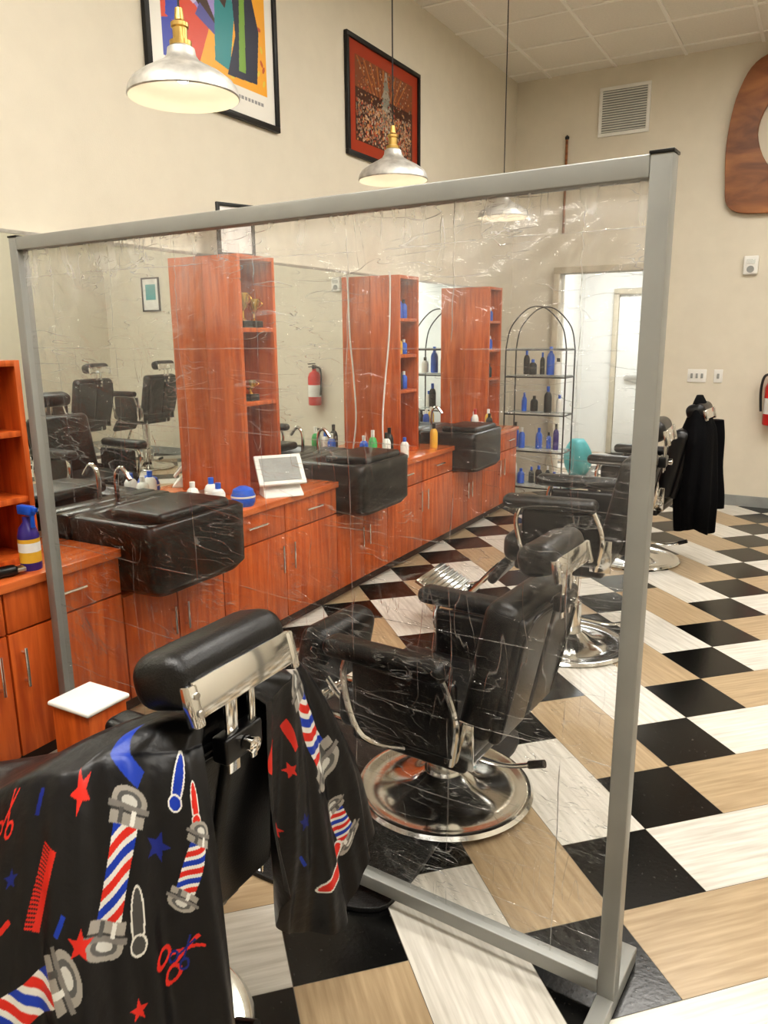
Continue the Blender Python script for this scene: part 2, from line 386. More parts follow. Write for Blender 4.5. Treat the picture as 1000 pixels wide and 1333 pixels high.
# ------------------------------------------------------------ chairs
def chair(loc,h,rz=0,legrest=False,adz=0):
    c=empty('barber_chair',loc,rz)
    lathe('base_plate',c,[(0,.0),(.305,0),(.315,.01),(.305,.022),(.285,.024),(.27,.016),(.2,.026),(.12,.045),(.085,.07),(.07,.08),(.07,.085),(0,.085)],M['chrome'],n=64)
    lathe('pump_column',c,[(0,.08),(.062,.08),(.062,.24),(.05,.25),(.042,.25),(.042,h-.17),(0,h-.17)],M['chrome'])
    tube('pump_lever',c,[(.05,.04,.14),(.2,.07,.12),(.31,.09,.15)],.009,M['chrome'])
    lathe('lever_grip',c,[(0,-.02),(.014,-.02),(.014,.04),(0,.04)],M['plasticblk'],(.30,.09,.145),(0,1.2,0),n=16)
    boxes('under_frame',c,[((0,0,h-.155),(.34,.30,.035)),((0,-.16,h-.145),(.4,.03,.05)),((0,.16,h-.145),(.4,.03,.05))],M['steel'],.006)
    rbox('seat_cushion',c,(-.04,0,h-.065),(.52,.49,.15),M['leather'],.05,5)
    rbox('seat_skirt',c,(-.02,0,h-.13),(.44,.46,.09),M['plasticblk'],.02,3)
    for sy,nm in ((-1,'near'),(1,'far')):
        rbox('arm_pad_'+nm,c,(-.05,sy*.30,h+.195+adz),(.45,.095,.065),M['leather'],.03,5)
        rbox('arm_side_'+nm,c,(.0,sy*.275,h+.03+adz/2),(.38,.04,.25+adz),M['leather'],.018,3)
        tubes('arm_support_'+nm,c,[[(-.19,sy*.30,h+.18+adz),(-.21,sy*.305,h+.08+adz/2),(-.14,sy*.30,h-.1),(0,sy*.2,h-.15)],[(.15,sy*.30,h+.18+adz),(.2,sy*.30,h+.05),(.17,sy*.27,h-.12)]],.012,M['chrome'])
    tl=math.radians(12)
    Rt=Matrix.Rotation(tl,3,'Y')
    def bp(x,y,z):
        v=Rt@Vector((x,y,z)); return (v.x+.22,v.y,v.z+h-.03)
    rbox('backrest',c,bp(0,0,.22),(.12,.49,.47),M['leather'],.05,5,(0,tl,0))
    rbox('back_shell_left',c,bp(.06,-.112,.21),(.045,.215,.43),M['leather'],.02,4,(0,tl,0))
    rbox('back_shell_right',c,bp(.06,.112,.21),(.045,.215,.43),M['leather'],.02,4,(0,tl,0))
    tubes('back_piping',c,[[bp(.078,-.2,.02),bp(.085,-.212,.21),bp(.078,-.19,.40),bp(.078,0,.42),bp(.078,.19,.40),bp(.085,.212,.21),bp(.078,.2,.02)]],.006,M['plasticblk'])
    boxes('recline_bracket',c,[((.19,-.255,h-.05),(.10,.012,.16)),((.19,.255,h-.05),(.10,.012,.16))],M['chrome'],.004)
    hx,_,hz=bp(.03,0,.58)
    t2=math.radians(-14)
    hr=Matrix.Rotation(t2,3,'Y')
    def hp(x,y,z):
        v=hr@Vector((x,y,z)); return (v.x+hx,v.y,v.z+hz)
    rbox('headrest_pad',c,hp(-.005,0,0),(.125,.30,.10),M['leather'],.042,6,(0,t2,0))
    rbox('headrest_plate',c,hp(.062,0,-.03),(.008,.25,.062),M['chrome'],.002,2,(0,t2,0))
    for sy in (-1,1):
        rbox('plate_end_'+('a' if sy<0 else 'b'),c,hp(.055,sy*.128,-.038),(.026,.02,.072),M['chrome'],.005,2,(0,t2,0))
    lathe('screw_a',c,[(0,0),(.006,0),(.006,.004),(0,.005)],M['steel'],hp(.069,-.128,-.02),(0,math.pi/2,0),n=12)
    lathe('screw_b',c,[(0,0),(.006,0),(.006,.004),(0,.005)],M['steel'],hp(.069,-.128,-.05),(0,math.pi/2,0),n=12)
    boxes('headrest_posts',c,[((hx+.045,-.02,hz-.10),(.007,.03,.20)),((hx+.045,.035,hz-.10),(.007,.016,.20))],M['chrome'],.002)
    rbox('post_socket',c,(hx+.04,0,hz-.15),(.035,.10,.05),M['plasticblk'],.006)
    lathe('lock_knob',c,[(0,0),(.013,0),(.015,.02),(0,.024)],M['chrome'],(hx+.06,0,hz-.15),(0,math.pi/2,0),n=20)
    tubes('footrest_arms',c,[[(-.2,sy*.13,h-.15),(-.32,sy*.13,h-.17),(-.52,sy*.13,.24),(-.62,sy*.13,.2)] for sy in (-1,1)],.014,M['chrome'])
    if legrest:
        rbox('leg_rest_pad',c,(-.47,0,h+.03),(.13,.36,.26),M['leather'],.055,6,(0,math.radians(12),0))
        tubes('leg_rest_struts',c,[[(-.28,sy*.12,h-.12),(-.36,sy*.12,h-.10),(-.44,sy*.12,h-.02)] for sy in (-1,1)],.012,M['chrome'])
    else:
        rbox('calf_pad',c,(-.34,0,h-.22),(.05,.36,.16),M['leather'],.022,4,(0,math.radians(35),0))
    bm=bmesh.new(); Rf=Matrix.Rotation(math.radians(28),3,'Y')
    add_box(bm,(-.68,0,.23),(.27,.38,.018),.005,2,Rf)
    for k in range(9):
        v=Rf@Vector((-.11+k*.0275,0,.014)); add_box(bm,(-.68+v.x,0,.23+v.z),(.012,.36,.012),.003,2,Rf)
    finish('foot_plate',bm,M['chrome'],c)
    return c
ch1=chair((-1.25,.95,0),.52,0,False,-.10)
ch2=chair((-1.03,2.24,.017),.405,math.radians(-4),True)
ch3=chair((-1.03,3.78,0),.62,math.radians(3))
ch4=chair((-1.06,5.55,0),.56,math.radians(-4))
# chairs on the other side of the shop (seen in the mirrors)
chair((1.60,5.85,0),.74,math.pi)
chair((1.60,6.85,0),.74,math.pi)

# ------------------------------------------------------------ printed surfaces
def inpoly(U,V,poly):
    ins=np.zeros(U.shape,bool); n=len(poly); j=n-1
    for i in range(n):
        xi,yi=poly[i]; xj,yj=poly[j]
        c=((yi>V)!=(yj>V))&(U<(xj-xi)*(V-yi)/((yj-yi) if abs(yj-yi)>1e-9 else 1e-9)+xi)
        ins^=c; j=i
    return ins
def setcol(me,C):
    at=me.color_attributes.new('Col','FLOAT_COLOR','POINT')
    A=np.ones((len(me.vertices),4),np.float32); A[:,:3]=C.reshape(-1,3)
    at.data.foreach_set('color',A.ravel())
def gridmesh(name,P,C,mt,parent,smooth=True):
    nv,nu=P.shape[:2]
    me=bpy.data.meshes.new(name)
    idx=np.arange(nu*nv).reshape(nv,nu)
    q=np.stack([idx[:-1,:-1],idx[:-1,1:],idx[1:,1:],idx[1:,:-1]],-1).reshape(-1,4)
    me.from_pydata(P.reshape(-1,3).tolist(),[],q.tolist())
    me.materials.append(mt); me.polygons.foreach_set('use_smooth',[smooth]*len(me.polygons))
    setcol(me,C)
    o=bpy.data.objects.new(name,me); COL.objects.link(o); o.parent=parent; return o
def picture(name,y0,y1,z0,z1,fw,painter,nu,nv):
    e=empty(name,(XL,0,0))
    boxes('frame',e,[((.014,(y0+y1)/2,z0+fw/2),(.026,y1-y0,fw)),((.014,(y0+y1)/2,z1-fw/2),(.026,y1-y0,fw)),((.014,y0+fw/2,(z0+z1)/2),(.026,fw,z1-z0-2*fw)),((.014,y1-fw/2,(z0+z1)/2),(.026,fw,z1-z0-2*fw))],M['black'],.003)
    u=np.linspace(0,1,nu); v=np.linspace(0,1,nv); U,V=np.meshgrid(u,v)
    P=np.stack([np.full(U.shape,.012),y0+fw+U*(y1-y0-2*fw),z0+fw+V*(z1-z0-2*fw)],-1)
    gridmesh('print',P,painter(U,V),M['art'],e,False)
    return e
def paintA(U,V):
    C=np.zeros(U.shape+(3,)); C[:]=(.80,.78,.72)
    def p(poly,c): C[inpoly(U,V,poly)]=c
    def ell(cx,cy,a_,b2,c,r=0):
        x,y=(U-cx),(V-cy); cc,ss=math.cos(r),math.sin(r); X=x*cc+y*ss; Y=-x*ss+y*cc
        C[(X/a_)**2+(Y/b2)**2<1]=c
    p([(.09,.13),(.93,.13),(.93,.95),(.09,.95)],(.36,.29,.62))
    p([(.30,.13),(.93,.13),(.93,.62),(.70,.55),(.55,.36),(.30,.30)],(.85,.40,.02))
    for k in range(22):
        rx=.62+.3*((k*37)%19)/19; ry=.16+.3*((k*53)%23)/23; ell(rx,ry,.018,.01,(.55,.10,.02) if k%2 else (.75,.55,.05),k)
    p([(.09,.13),(.34,.13),(.45,.34),(.25,.45),(.09,.35)],(.66,.07,.03))
    p([(.09,.13),(.22,.13),(.16,.30),(.09,.28)],(.03,.05,.40))
    p([(.09,.45),(.24,.5),(.34,.62),(.2,.82),(.09,.8)],(.75,.45,.42))
    p([(.20,.78),(.38,.70),(.46,.93),(.2,.95)],(.75,.06,.03))
    p([(.46,.84),(.62,.72),(.74,.86),(.7,.95),(.48,.95)],(.85,.72,.35))
    p([(.60,.60),(.70,.66),(.66,.84),(.56,.78)],(.10,.25,.60))
    p([(.22,.44),(.33,.40),(.42,.46),(.40,.60),(.30,.66),(.22,.60)],(.62,.55,.78))
    ell(.29,.70,.045,.05,(.05,.02,.012)); p([(.30,.46),(.46,.34),(.50,.37),(.38,.52)],(.05,.02,.012)); p([(.34,.36),(.52,.30),(.53,.34),(.38,.42)],(.10,.10,.35))
    p([(.25,.73),(.33,.72),(.34,.76),(.26,.77)],(.7,.5,.05))
    p([(.48,.20),(.60,.18),(.66,.45),(.60,.62),(.50,.52)],(.02,.26,.28))
    p([(.58,.16),(.84,.17),(.87,.42),(.80,.60),(.78,.72),(.68,.73),(.64,.55),(.66,.35)],(.012,.016,.045))
    p([(.66,.70),(.76,.68),(.82,.78),(.78,.86),(.68,.83)],(.05,.02,.012))
    p([(.75,.60),(.92,.66),(.93,.80),(.84,.76)],(.10,.13,.60))
    p([(.68,.20),(.74,.20),(.75,.55),(.71,.60)],(.20,.38,.05))
    p([(.60,.50),(.42,.58),(.41,.55),(.58,.45)],(.05,.02,.012))
    ell(.44,.62,.035,.045,(.06,.025,.015)); p([(.38,.50),(.48,.48),(.50,.58),(.42,.59)],(.8,.78,.7))
    p([(.12,.30),(.2,.28),(.24,.52),(.15,.55)],(.03,.06,.45))
    ell(.19,.60,.03,.04,(.05,.02,.012))
    for k in range(5): p([(.40+k*.03,.72),(.415+k*.03,.72),(.43+k*.03,.80),(.415+k*.03,.80)],(.02,.02,.03))
    for k in range(26):
        x0=.12+k*.03
        if x0<.88: p([(x0,.075),(x0+.022,.075),(x0+.022,.09),(x0,.09)],(.3,.3,.3))
    return C
def paintB(U,V):
    C=np.zeros(U.shape+(3,)); C[:]=(.36,.045,.016)
    ins=(U>.085)&(U<.915)&(V>.115)&(V<.885)
    C[ins]=(.07,.025,.015)
    rng=np.random.RandomState(3)
    C[ins&(V>.6)]=(.22,.07,.03)
    for k in range(9):
        x0=.1+k*.09; C[inpoly(U,V,[(x0,.88),(x0+.02,.88),(.5+(x0-.5)*.5,.6),(.49+(x0-.5)*.5,.6)])&ins]=(.40,.15,.04)
    for k in range(7):
        w_=.13-.017*k; y0=.30+k*.08
        C[inpoly(U,V,[(.51-w_,y0),(.51+w_,y0),(.51+w_*.4,y0+.09),(.51-w_*.4,y0+.09)])&ins]=(.24,.24,.20) if k%2 else (.32,.29,.24)
    cs=[(.50,.30,.18),(.45,.08,.04),(.12,.05,.03),(.50,.24,.08),(.3,.22,.16),(.04,.02,.02),(.5,.42,.33),(.32,.10,.05),(.2,.17,.14)]
    for k in range(1500):
        x=rng.uniform(.1,.9); y=rng.uniform(.13,.50); r=rng.uniform(.004,.010)
        C[(((U-x)/r)**2+((V-y)/(r*1.6))**2<1)&ins]=cs[rng.randint(len(cs))]
    for k in range(260):
        x=rng.uniform(.1,.9); y=rng.uniform(.5,.88); r=rng.uniform(.003,.008)
        C[(((U-x)/r)**2+((V-y)/(r*1.4))**2<1)&ins]=cs[rng.randint(len(cs))]
    return C
picture('framed_poster',2.88,3.88,2.73,3.85,.03,paintA,340,370)
picture('framed_painting',4.62,5.66,2.76,3.49,.03,paintB,360,260)

# ------------------------------------------------------------ cape
BK=(.008,.008,.010); RED=(.66,.03,.018); BLU=(.01,.05,.42); DBL=(.008,.02,.2); WH=(.75,.74,.70); SIL=(.36,.34,.31)
def rot2(U,V,cx,cy,a):
    c,s=math.cos(a),math.sin(a); x=U-cx; y=V-cy
    return x*c+y*s,-x*s+y*c
class Paint:
    def __init__(s,U,V): s.U,s.V=U,V; s.C=np.zeros(U.shape+(3,)); s.C[:]=BK
    def star(s,cx,cy,r,a,c):
        P=[(cx+(r if k%2==0 else r*.42)*math.cos(a+k*math.pi/5),cy+(r if k%2==0 else r*.42)*math.sin(a+k*math.pi/5)) for k in range(10)]
        s.C[inpoly(s.U,s.V,P)]=c
    def rect(s,cx,cy,w,h,a,c):
        x,y=rot2(s.U,s.V,cx,cy,a); s.C[(abs(x)<w/2)&(abs(y)<h/2)]=c
    def ell(s,cx,cy,w,h,a,c,ring=0):
        x,y=rot2(s.U,s.V,cx,cy,a); q=np.sqrt((x/w)**2+(y/h)**2)
        s.C[(q<1)&(q>ring)]=c
    def comb(s,cx,cy,L,a,c):
        x,y=rot2(s.U,s.V,cx,cy,a); w=L*.24
        s.C[(abs(x)<L/2)&(y>0)&(y<w*.5)]=c
        s.C[(abs(x)<L/2)&(y<=0)&(y>-w*.6)&((x/L*22)%1<.6)]=c
    def pole(s,cx,cy,L,a):
        x,y=rot2(s.U,s.V,cx,cy,a); w=L*.12
        body=(abs(x)<L*.30)&(abs(y)<w); s.C[body]=WH
        ph=((x+y*.9)/(L*.26))%1
        s.C[body&(ph<.30)]=RED; s.C[body&(ph>.5)&(ph<.80)]=BLU
        for sg in (-1,1):
            s.C[(abs(x-sg*L*.34)<L*.055)&(abs(y)<w*1.45)]=SIL
            s.C[(abs(x-sg*L*.375)<L*.012)&(abs(y)<w*1.45)]=(.05,.05,.05)
            s.C[(abs(x-sg*L*.40)<L*.02)&(abs(y)<w*1.75)]=(.22,.21,.20)
            q=((x-sg*L*.44)/(L*.10))**2+(y/(w*1.5))**2; s.C[(q<1)&(sg*x>L*.42)]=SIL
            s.C[(q<.45)&(sg*x>L*.42)]=(.12,.12,.12); s.C[(q<.18)&(sg*x>L*.42)]=(.6,.6,.57)
            s.C[(abs(x-sg*L*.34)<L*.05)&(abs(y-w*.5)<w*.18)]=(.75,.75,.72)
            s.C[(abs(x-sg*L*.34)<L*.05)&(abs(y+w*.5)<w*.18)]=(.10,.10,.10)
    def scissors(s,cx,cy,L,a,c):
        for sg in (-1,1):
            s.rect(cx,cy,L*.6,L*.05,a+sg*.28,c)
            dx,dy=-L*.36,sg*L*.17; ca,sa=math.cos(a),math.sin(a)
            s.ell(cx+dx*ca-dy*sa,cy+dx*sa+dy*ca,L*.16,L*.12,a,c,.6)
    def razor(s,cx,cy,L,a,c,o):
        s.ell(cx,cy,L*.52,L*.15,a,o); s.ell(cx,cy,L*.48,L*.11,a,c)
        ca,sa=math.cos(a),math.sin(a)
        s.ell(cx-L*.40*ca,cy-L*.40*sa,L*.18,L*.18,a,o); s.ell(cx-L*.40*ca,cy-L*.40*sa,L*.14,L*.14,a,c)
    def draw(s,mot):
        for kind,c,(u0,v0,u1,v1) in mot:
            L=math.hypot(u1-u0,v1-v0)+1e-6; a_=math.atan2(v1-v0,u1-u0); cx,cy=(u0+u1)/2,(v0+v1)/2
            if kind=='star': s.star(u0,v0,L,a_,c)
            elif kind=='bar': s.rect(cx,cy,L,L*.28,a_,c)
            elif kind=='band': s.rect(cx,cy,L,.028,a_,c)
            elif kind=='comb': s.comb(cx,cy,L,a_,c)
            elif kind=='pole': s.pole(cx,cy,L,a_)
            elif kind=='sc': s.scissors(cx,cy,L,a_,c)
            elif kind=='raz': s.razor(cx,cy,L,a_,c,WH)
def cape(name,parent,neck,T,B,nu,nv,k,amp,mot,ph=0,top=.16):
    us=np.linspace(0,1,nu); vs=np.linspace(0,1,nv)
    Nn=np.array([catmull(neck,u) for u in us]); Tt=np.array([catmull(T,u) for u in us]); Bb=np.array([catmull(B,u) for u in us])
    tg=np.gradient(Tt+Bb,axis=0); nr=np.stack([tg[:,1],-tg[:,0],0*tg[:,0]],-1); nr/=np.linalg.norm(nr,axis=1)[:,None]+1e-9
    out=(Bb-Tt); sgn=np.sign((nr*out).sum(1)); sgn=1 if sgn.sum()>=0 else -1; nr=nr*sgn
    P=np.zeros((nv,nu,3))
    for j,v in enumerate(vs):
        if v<top:
            f=v/top; p=Nn*(1-f)+Tt*f; p[:,2]+=.012*math.sin(math.pi*f)
            fold=amp*.25*f
        else:
            f=(v-top)/(1-top); e=f**.62
            p=Tt+(Bb-Tt)*np.array([e,e,f])[None,:]
            fold=amp*(.25+.75*f**.8)
        w=np.sin(2*np.pi*(k*us+ph)+1.3*math.sin(3*v+ph))+.45*np.sin(2*np.pi*(2.3*k*us+.7)+2.2*v)+.18*np.sin(2*np.pi*5.1*k*us+5*v)
        p=p+nr*(fold*w)[:,None]
        p[:,2]+=.006*np.sin(9*us*k+8*v)*min(1,v*4)
        P[j]=p
    U,V=np.meshgrid(us,vs)
    wid=np.linalg.norm(np.diff((Tt+Bb)/2,axis=0),axis=1).sum(); hgt=np.linalg.norm((Bb-Tt)[nu//2])+.1
    pt=Paint(U*wid,V*hgt); pt.draw(mot)
    return gridmesh(name,P,pt.C,M['cape'],parent)
cp=empty('barber_cape',(0,0,0))
GR=(.08,.08,.08)
near=cape('near_drape',cp,[(-.86,.90,.965),(-.90,.88,.97),(-.95,.87,.965),(-1.06,.87,.89),(-1.2,.85,.82)],
 [(-.84,.86,.935),(-.92,.73,.955),(-1.05,.665,.915),(-1.28,.61,.79),(-1.6,.57,.76)],
 [(-.71,.76,.33),(-.78,.58,.30),(-.98,.44,.30),(-1.3,.34,.30),(-1.6,.33,.35)],640,520,3.2,.024,
 [('band',BLU,(.285,.06,.165,.155)),('star',RED,(.300,.146,.308,.120)),('star',DBL,(.140,.256,.130,.232)),('raz',BLU,(.104,.196,.079,.122)),('raz',RED,(.062,.222,.062,.160)),
  ('pole',RED,(.187,.170,.263,.368)),('pole',RED,(.050,.225,.108,.356)),('comb',RED,(.363,.212,.399,.328)),('sc',RED,(.484,.190,.470,.116)),('bar',DBL,(.402,.140,.406,.174)),
  ('pole',RED,(.311,.378,.523,.474)),('star',RED,(.300,.340,.297,.316)),('sc',RED,(.151,.446,.051,.398)),('sc',DBL,(.123,.446,.079,.394)),('raz',GR,(.193,.388,.189,.298)),('bar',RED,(.446,.306,.474,.328)),('star',DBL,(.45,.25,.45,.235)),('star',RED,(.20,.47,.20,.452)),('bar',BLU,(.33,.30,.345,.33))])
far=cape('far_drape',cp,[(-.86,.97,.965),(-.90,1.0,.97),(-.96,1.01,.97),(-1.0,1.0,.97)],
 [(-.83,1.02,.935),(-.855,1.13,.945),(-.93,1.22,.94),(-1.1,1.27,.90)],
 [(-.86,1.06,.50),(-.90,1.17,.29),(-.85,1.29,.28),(-.82,1.41,.43),(-1.05,1.48,.45)],360,420,2.2,.02,
 [('pole',RED,(.205,.13,.315,.43)),('bar',RED,(.068,.239,.025,.34)),('bar',RED,(.124,.218,.160,.292)),('pole',RED,(.312,.509,.337,.655)),('raz',RED,(.309,.622,.206,.664)),('star',DBL,(.181,.464,.178,.440)),('star',RED,(.135,.34,.127,.320)),('bar',BLU,(.16,.55,.175,.58)),('star',RED,(.10,.50,.10,.48))],ph=.3)

# ------------------------------------------------------------ divider
Lp=Vector((-2.388,1.755,0)); Rp=Vector((-.301,1.612,0)); dv=Rp-Lp; W=dv.length
D=empty('partition_screen',Lp,math.atan2(dv.y,dv.x))
HT=1.925; s=.042
rbox('post_left',D,(0,0,HT/2+.02),(s,s,HT-.04),M['alu'],.003)
rbox('post_right',D,(W,0,HT/2+.02),(s,s,HT-.04),M['alu'],.003)
rbox('rail_top',D,(W/2,0,HT-s/2),(W-s,s,s),M['alu'],.003)
rbox('rail_bottom',D,(W/2,0,.065),(W-s,s,s),M['alu'],.003)
rbox('cap_left',D,(0,0,HT+.002),(s+.004,s+.004,.006),M['plasticblk'],.001)
rbox('cap_right',D,(W,0,HT+.002),(s+.004,s+.004,.006),M['plasticblk'],.001)
rbox('foot_left',D,(0.03,0,.022),(s,.36,.044),M['alu'],.004)
rbox('foot_right',D,(W,-.02,.022),(s,.40,.044),M['alu'],.004)
nu,nv=200,190
U,V=np.meshgrid(np.linspace(0,1,nu),np.linspace(0,1,nv))
rng=np.random.RandomState(2)
Y=np.zeros(U.shape)
for k in range(40):
    a1=rng.uniform(-1,1)*30; a2=rng.uniform(-1,1)*30; Y+=rng.uniform(.0006,.0020)*np.sin(a1*U+a2*V+rng.uniform(0,6))
for (cu,cv,am) in ((0,1,.008),(1,1,.014),(0,0,.006),(.45,1,.006),(1,0,.005)):
    r=np.hypot((U-cu)*W,(V-cv)*HT)+.02; th=np.arctan2((V-cv)*HT,(U-cu)*W)
    Y+=am*np.exp(-r/.30)*np.sin(34*th)*np.clip(r*5,0,1)
Y*=np.clip(np.minimum.reduce([U,1-U,V,1-V])*18,0,1)
P=np.stack([.018+U*(W-.036),Y,.07+V*(HT-.10)],-1)
me=bpy.data.meshes.new('vinyl'); idx=np.arange(nu*nv).reshape(nv,nu)
q=np.stack([idx[:-1,:-1],idx[:-1,1:],idx[1:,1:],idx[1:,:-1]],-1).reshape(-1,4)
me.from_pydata(P.reshape(-1,3).tolist(),[],q.tolist()); me.polygons.foreach_set('use_smooth',[True]*len(me.polygons))
ul=me.uv_layers.new(name='UVMap'); li=np.zeros(len(me.loops),np.int32); me.loops.foreach_get('vertex_index',li)
uvs=np.stack([(U*W).ravel()[li],(V*HT).ravel()[li]],-1); ul.data.foreach_set('uv',uvs.ravel())
me.materials.append(M['vinyl']); o=bpy.data.objects.new('vinyl_sheet',me); COL.objects.link(o); o.parent=D

# ------------------------------------------------------------ pendants
for (px_,py_,zr) in ((-1.97,2.14,2.38),(-2.11,3.86,2.40),(-2.15,5.6,2.42),(-1.95,.42,2.38)):
    p=empty('pendant_lamp',(px_,py_,zr))
    lathe('shade',p,[(.182,0),(.186,.004),(.180,.028),(.165,.050),(.13,.075),(.09,.095),(.06,.112),(.048,.13),(.045,.15),(.03,.16)],M['galv'],n=64)
    lathe('shade_inner',p,[(.182,0),(.176,.026),(.160,.046),(.126,.070),(.086,.089),(.055,.105),(.0,.11)],M['cream'],n=64)
    lathe('socket',p,[(.03,.155),(.036,.158),(.036,.172),(.024,.176),(.024,.21),(.029,.214),(.029,.226),(.016,.235),(.013,.27),(0,.272)],M['brass'],n=28)
    lathe('bulb',p,[(0,.045),(.016,.05),(.022,.062),(.016,.08),(.010,.09),(0,.1)],M['bulb'],n=20)
    tube('cord',p,[(0,0,.26),(0,0,ZC-zr-.02)],.0035,M['black'],8,False)
    lathe('canopy',p,[(0,-.03),(.05,-.028),(.06,0),(0,0)],M['black'],(0,0,ZC-zr-.003),n=30)

# ------------------------------------------------------------ back wall objects
v=empty('air_vent_grille',(-1.84,YB-.001,3.59))
boxes('frame',v,[((0,-.01,.195),(.46,.02,.03)),((0,-.01,-.195),(.46,.02,.03)),((-.215,-.01,0),(.03,.02,.36)),((.215,-.01,0),(.03,.02,.36))],M['white'],.003)
rbox('duct',v,(0,-.003,0),(.40,.004,.36),M['base'])
bm=bmesh.new()
for k in range(17): add_box(bm,(0,-.012,-.168+k*.021),(.40,.016,.006),0,2,Matrix.Rotation(.5,3,'X'))
finish('louvres',bm,M['white'],v)
for x0,n in ((-1.03,3),(-.845,1)):
    s_=empty('light_switch',(x0,YB-.001,1.20))
    rbox('plate',s_,(0,-.004,0),(.045*n+.03,.008,.12),M['white'],.003)
    boxes('toggles',s_,[((-.0225*(n-1)+.045*k,-.012,0),(.02,.012,.045)) for k in range(n)],M['base'],.003)
s_=empty('alarm_strobe',(-.656,YB-.001,2.17))
rbox('body',s_,(0,-.02,0),(.12,.04,.16),M['white'],.012); rbox('lens',s_,(0,-.045,.03),(.07,.02,.04),M['glass'],.006)
lathe('speaker',s_,[(0,0),(.03,0),(.03,.004),(0,.005)],M['base'],(0,-.041,-.035),(math.pi/2,0,0),n=24)
f=empty('fire_extinguisher',(-.36,YB-.09,.78))
lathe('tank',f,[(0,0),(.07,0),(.078,.01),(.078,.33),(.06,.38),(.025,.405),(.025,.43),(0,.43)],M['red'])
boxes('valve',f,[((0,0,.45),(.03,.05,.05)),((0,-.05,.49),(.02,.14,.012)),((0,-.05,.455),(.02,.12,.010))],M['black'],.003)
tube('hose',f,[(-.02,0,.45),(-.09,-.01,.43),(-.11,-.02,.3),(-.095,-.02,.12)],.011,M['black'])
boxes('bracket',f,[((0,.082,.3),(.05,.012,.3))],M['steel'])
lathe('label',f,[(.0785,.10),(.0785,.24)],M['paper'])
def poly_extrude(name,outer,inner,th,mt,parent,loc,rot):
    cu=bpy.data.curves.new(name,'CURVE'); cu.dimensions='2D'; cu.fill_mode='BOTH'; cu.extrude=th/2; cu.bevel_depth=.004
    for pl in (outer,inner):
        if not pl: continue
        n=len(pl)*6
        sp=cu.splines.new('POLY'); sp.points.add(n-1); sp.use_cyclic_u=True
        L=[Vector((x,y,0)) for x,y in pl]; m=len(L)
        for i in range(n):
            k=i//6; f=(i%6)/6
            P=[L[(k+d)%m] for d in (-1,0,1,2)]
            q=.5*((2*P[1])+(P[2]-P[0])*f+(2*P[0]-5*P[1]+4*P[2]-P[3])*f*f+(3*P[1]-P[0]-3*P[2]+P[3])*f**3)
            sp.points[i].co=(q.x,q.y,0,1)
    tmp=bpy.data.objects.new('tmp',cu); COL.objects.link(tmp)
    dg=bpy.context.evaluated_depsgraph_get(); me=bpy.data.meshes.new_from_object(tmp.evaluated_get(dg)); bpy.data.objects.remove(tmp)
    me.name=name; me.materials.clear(); me.materials.append(mt)
    o=bpy.data.objects.new(name,me); COL.objects.link(o); o.location=loc; o.rotation_euler=rot
    if parent:o.parent=parent
    return o
sg=empty('wooden_wall_sign',(-.37,YB,3.24))
poly_extrude('carved_ring',[(-.55,-.35),(-.56,0),(-.50,.35),(-.35,.58),(0,.64),(.35,.58),(.52,.3),(.52,-.4),(.3,-.62),(-.25,-.64),(-.5,-.58)],
 [(-.33,0),(-.2,.3),(.15,.3),(.25,-.3),(-.15,-.33)],.05,M['signwood'],sg,(0,-.035,0),(math.pi/2,0,0))
c_=empty('wooden_cane',(-2.36,YB-.02,2.55)); tube('shaft',c_,[(0,0,0),(0,0,.8),(.0,0,.86)],.012,M['signwood']); lathe('knob',c_,[(0,.84),(.018,.85),(.02,.87),(0,.89)],M['black'],n=16)
pz=empty('framed_notice',(2.31,YB-.002,2.15))
boxes('frame',pz,[((0,-.01,.21),(.32,.02,.02)),((0,-.01,-.21),(.32,.02,.02)),((-.15,-.01,0),(.02,.02,.40)),((.15,-.01,0),(.02,.02,.40))],M['black']); rbox('sheet',pz,(0,-.006,0),(.28,.006,.4),M['paper']); rbox('photo',pz,(0,-.011,.03),(.18,.003,.2),M['teal'])

# ------------------------------------------------------------ display etagere
g=empty('display_shelf',(-2.34,7.15,0))
w,dp=.29,.14; ts=[]
for sy in (-dp,dp):
    ts.append([(-w,sy,0),(-w,sy,1.45)]); ts.append([(w,sy,0),(w,sy,1.45)])
for z in (.15,.5,.85,1.2,1.45):
    for sy in (-dp,dp): ts.append([(-w,sy,z),(w,sy,z)])
    for sx in (-w,w): ts.append([(sx,-dp,z),(sx,dp,z)])
tubes('metal_frame',g,ts,.007,M['black'],False)
tubes('arch',g,[[(-w,sy,1.45),(-w*.85,sy,1.65),(-w*.4,sy,1.8),(0,sy,1.84),(w*.4,sy,1.8),(w*.85,sy,1.65),(w,sy,1.45)] for sy in (-dp,dp)],.006,M['black'])
boxes('glass_shelves',g,[((0,0,z+.012),(2*w-.02,2*dp-.02,.008)) for z in (.15,.5,.85,1.2,1.45)],M['glass'])
def bottle(parent,nm,loc,h,r,m1,m2):
    lathe(nm,parent,[(0,0),(r*.95,0),(r,.01),(r,h*.62),(r*.75,h*.74),(r*.35,h*.80),(0,h*.80)],M[m1],loc,n=20)
    lathe(nm+'_cap',parent,[(0,h*.79),(r*.42,h*.79),(r*.42,h),(0,h)],M[m2],loc,n=16)
pr=empty('hair_product_bottles',(-2.34,7.15,0))
cols=['blue','black','black','yellow','blue','white','purple','blue','blue']
k=0
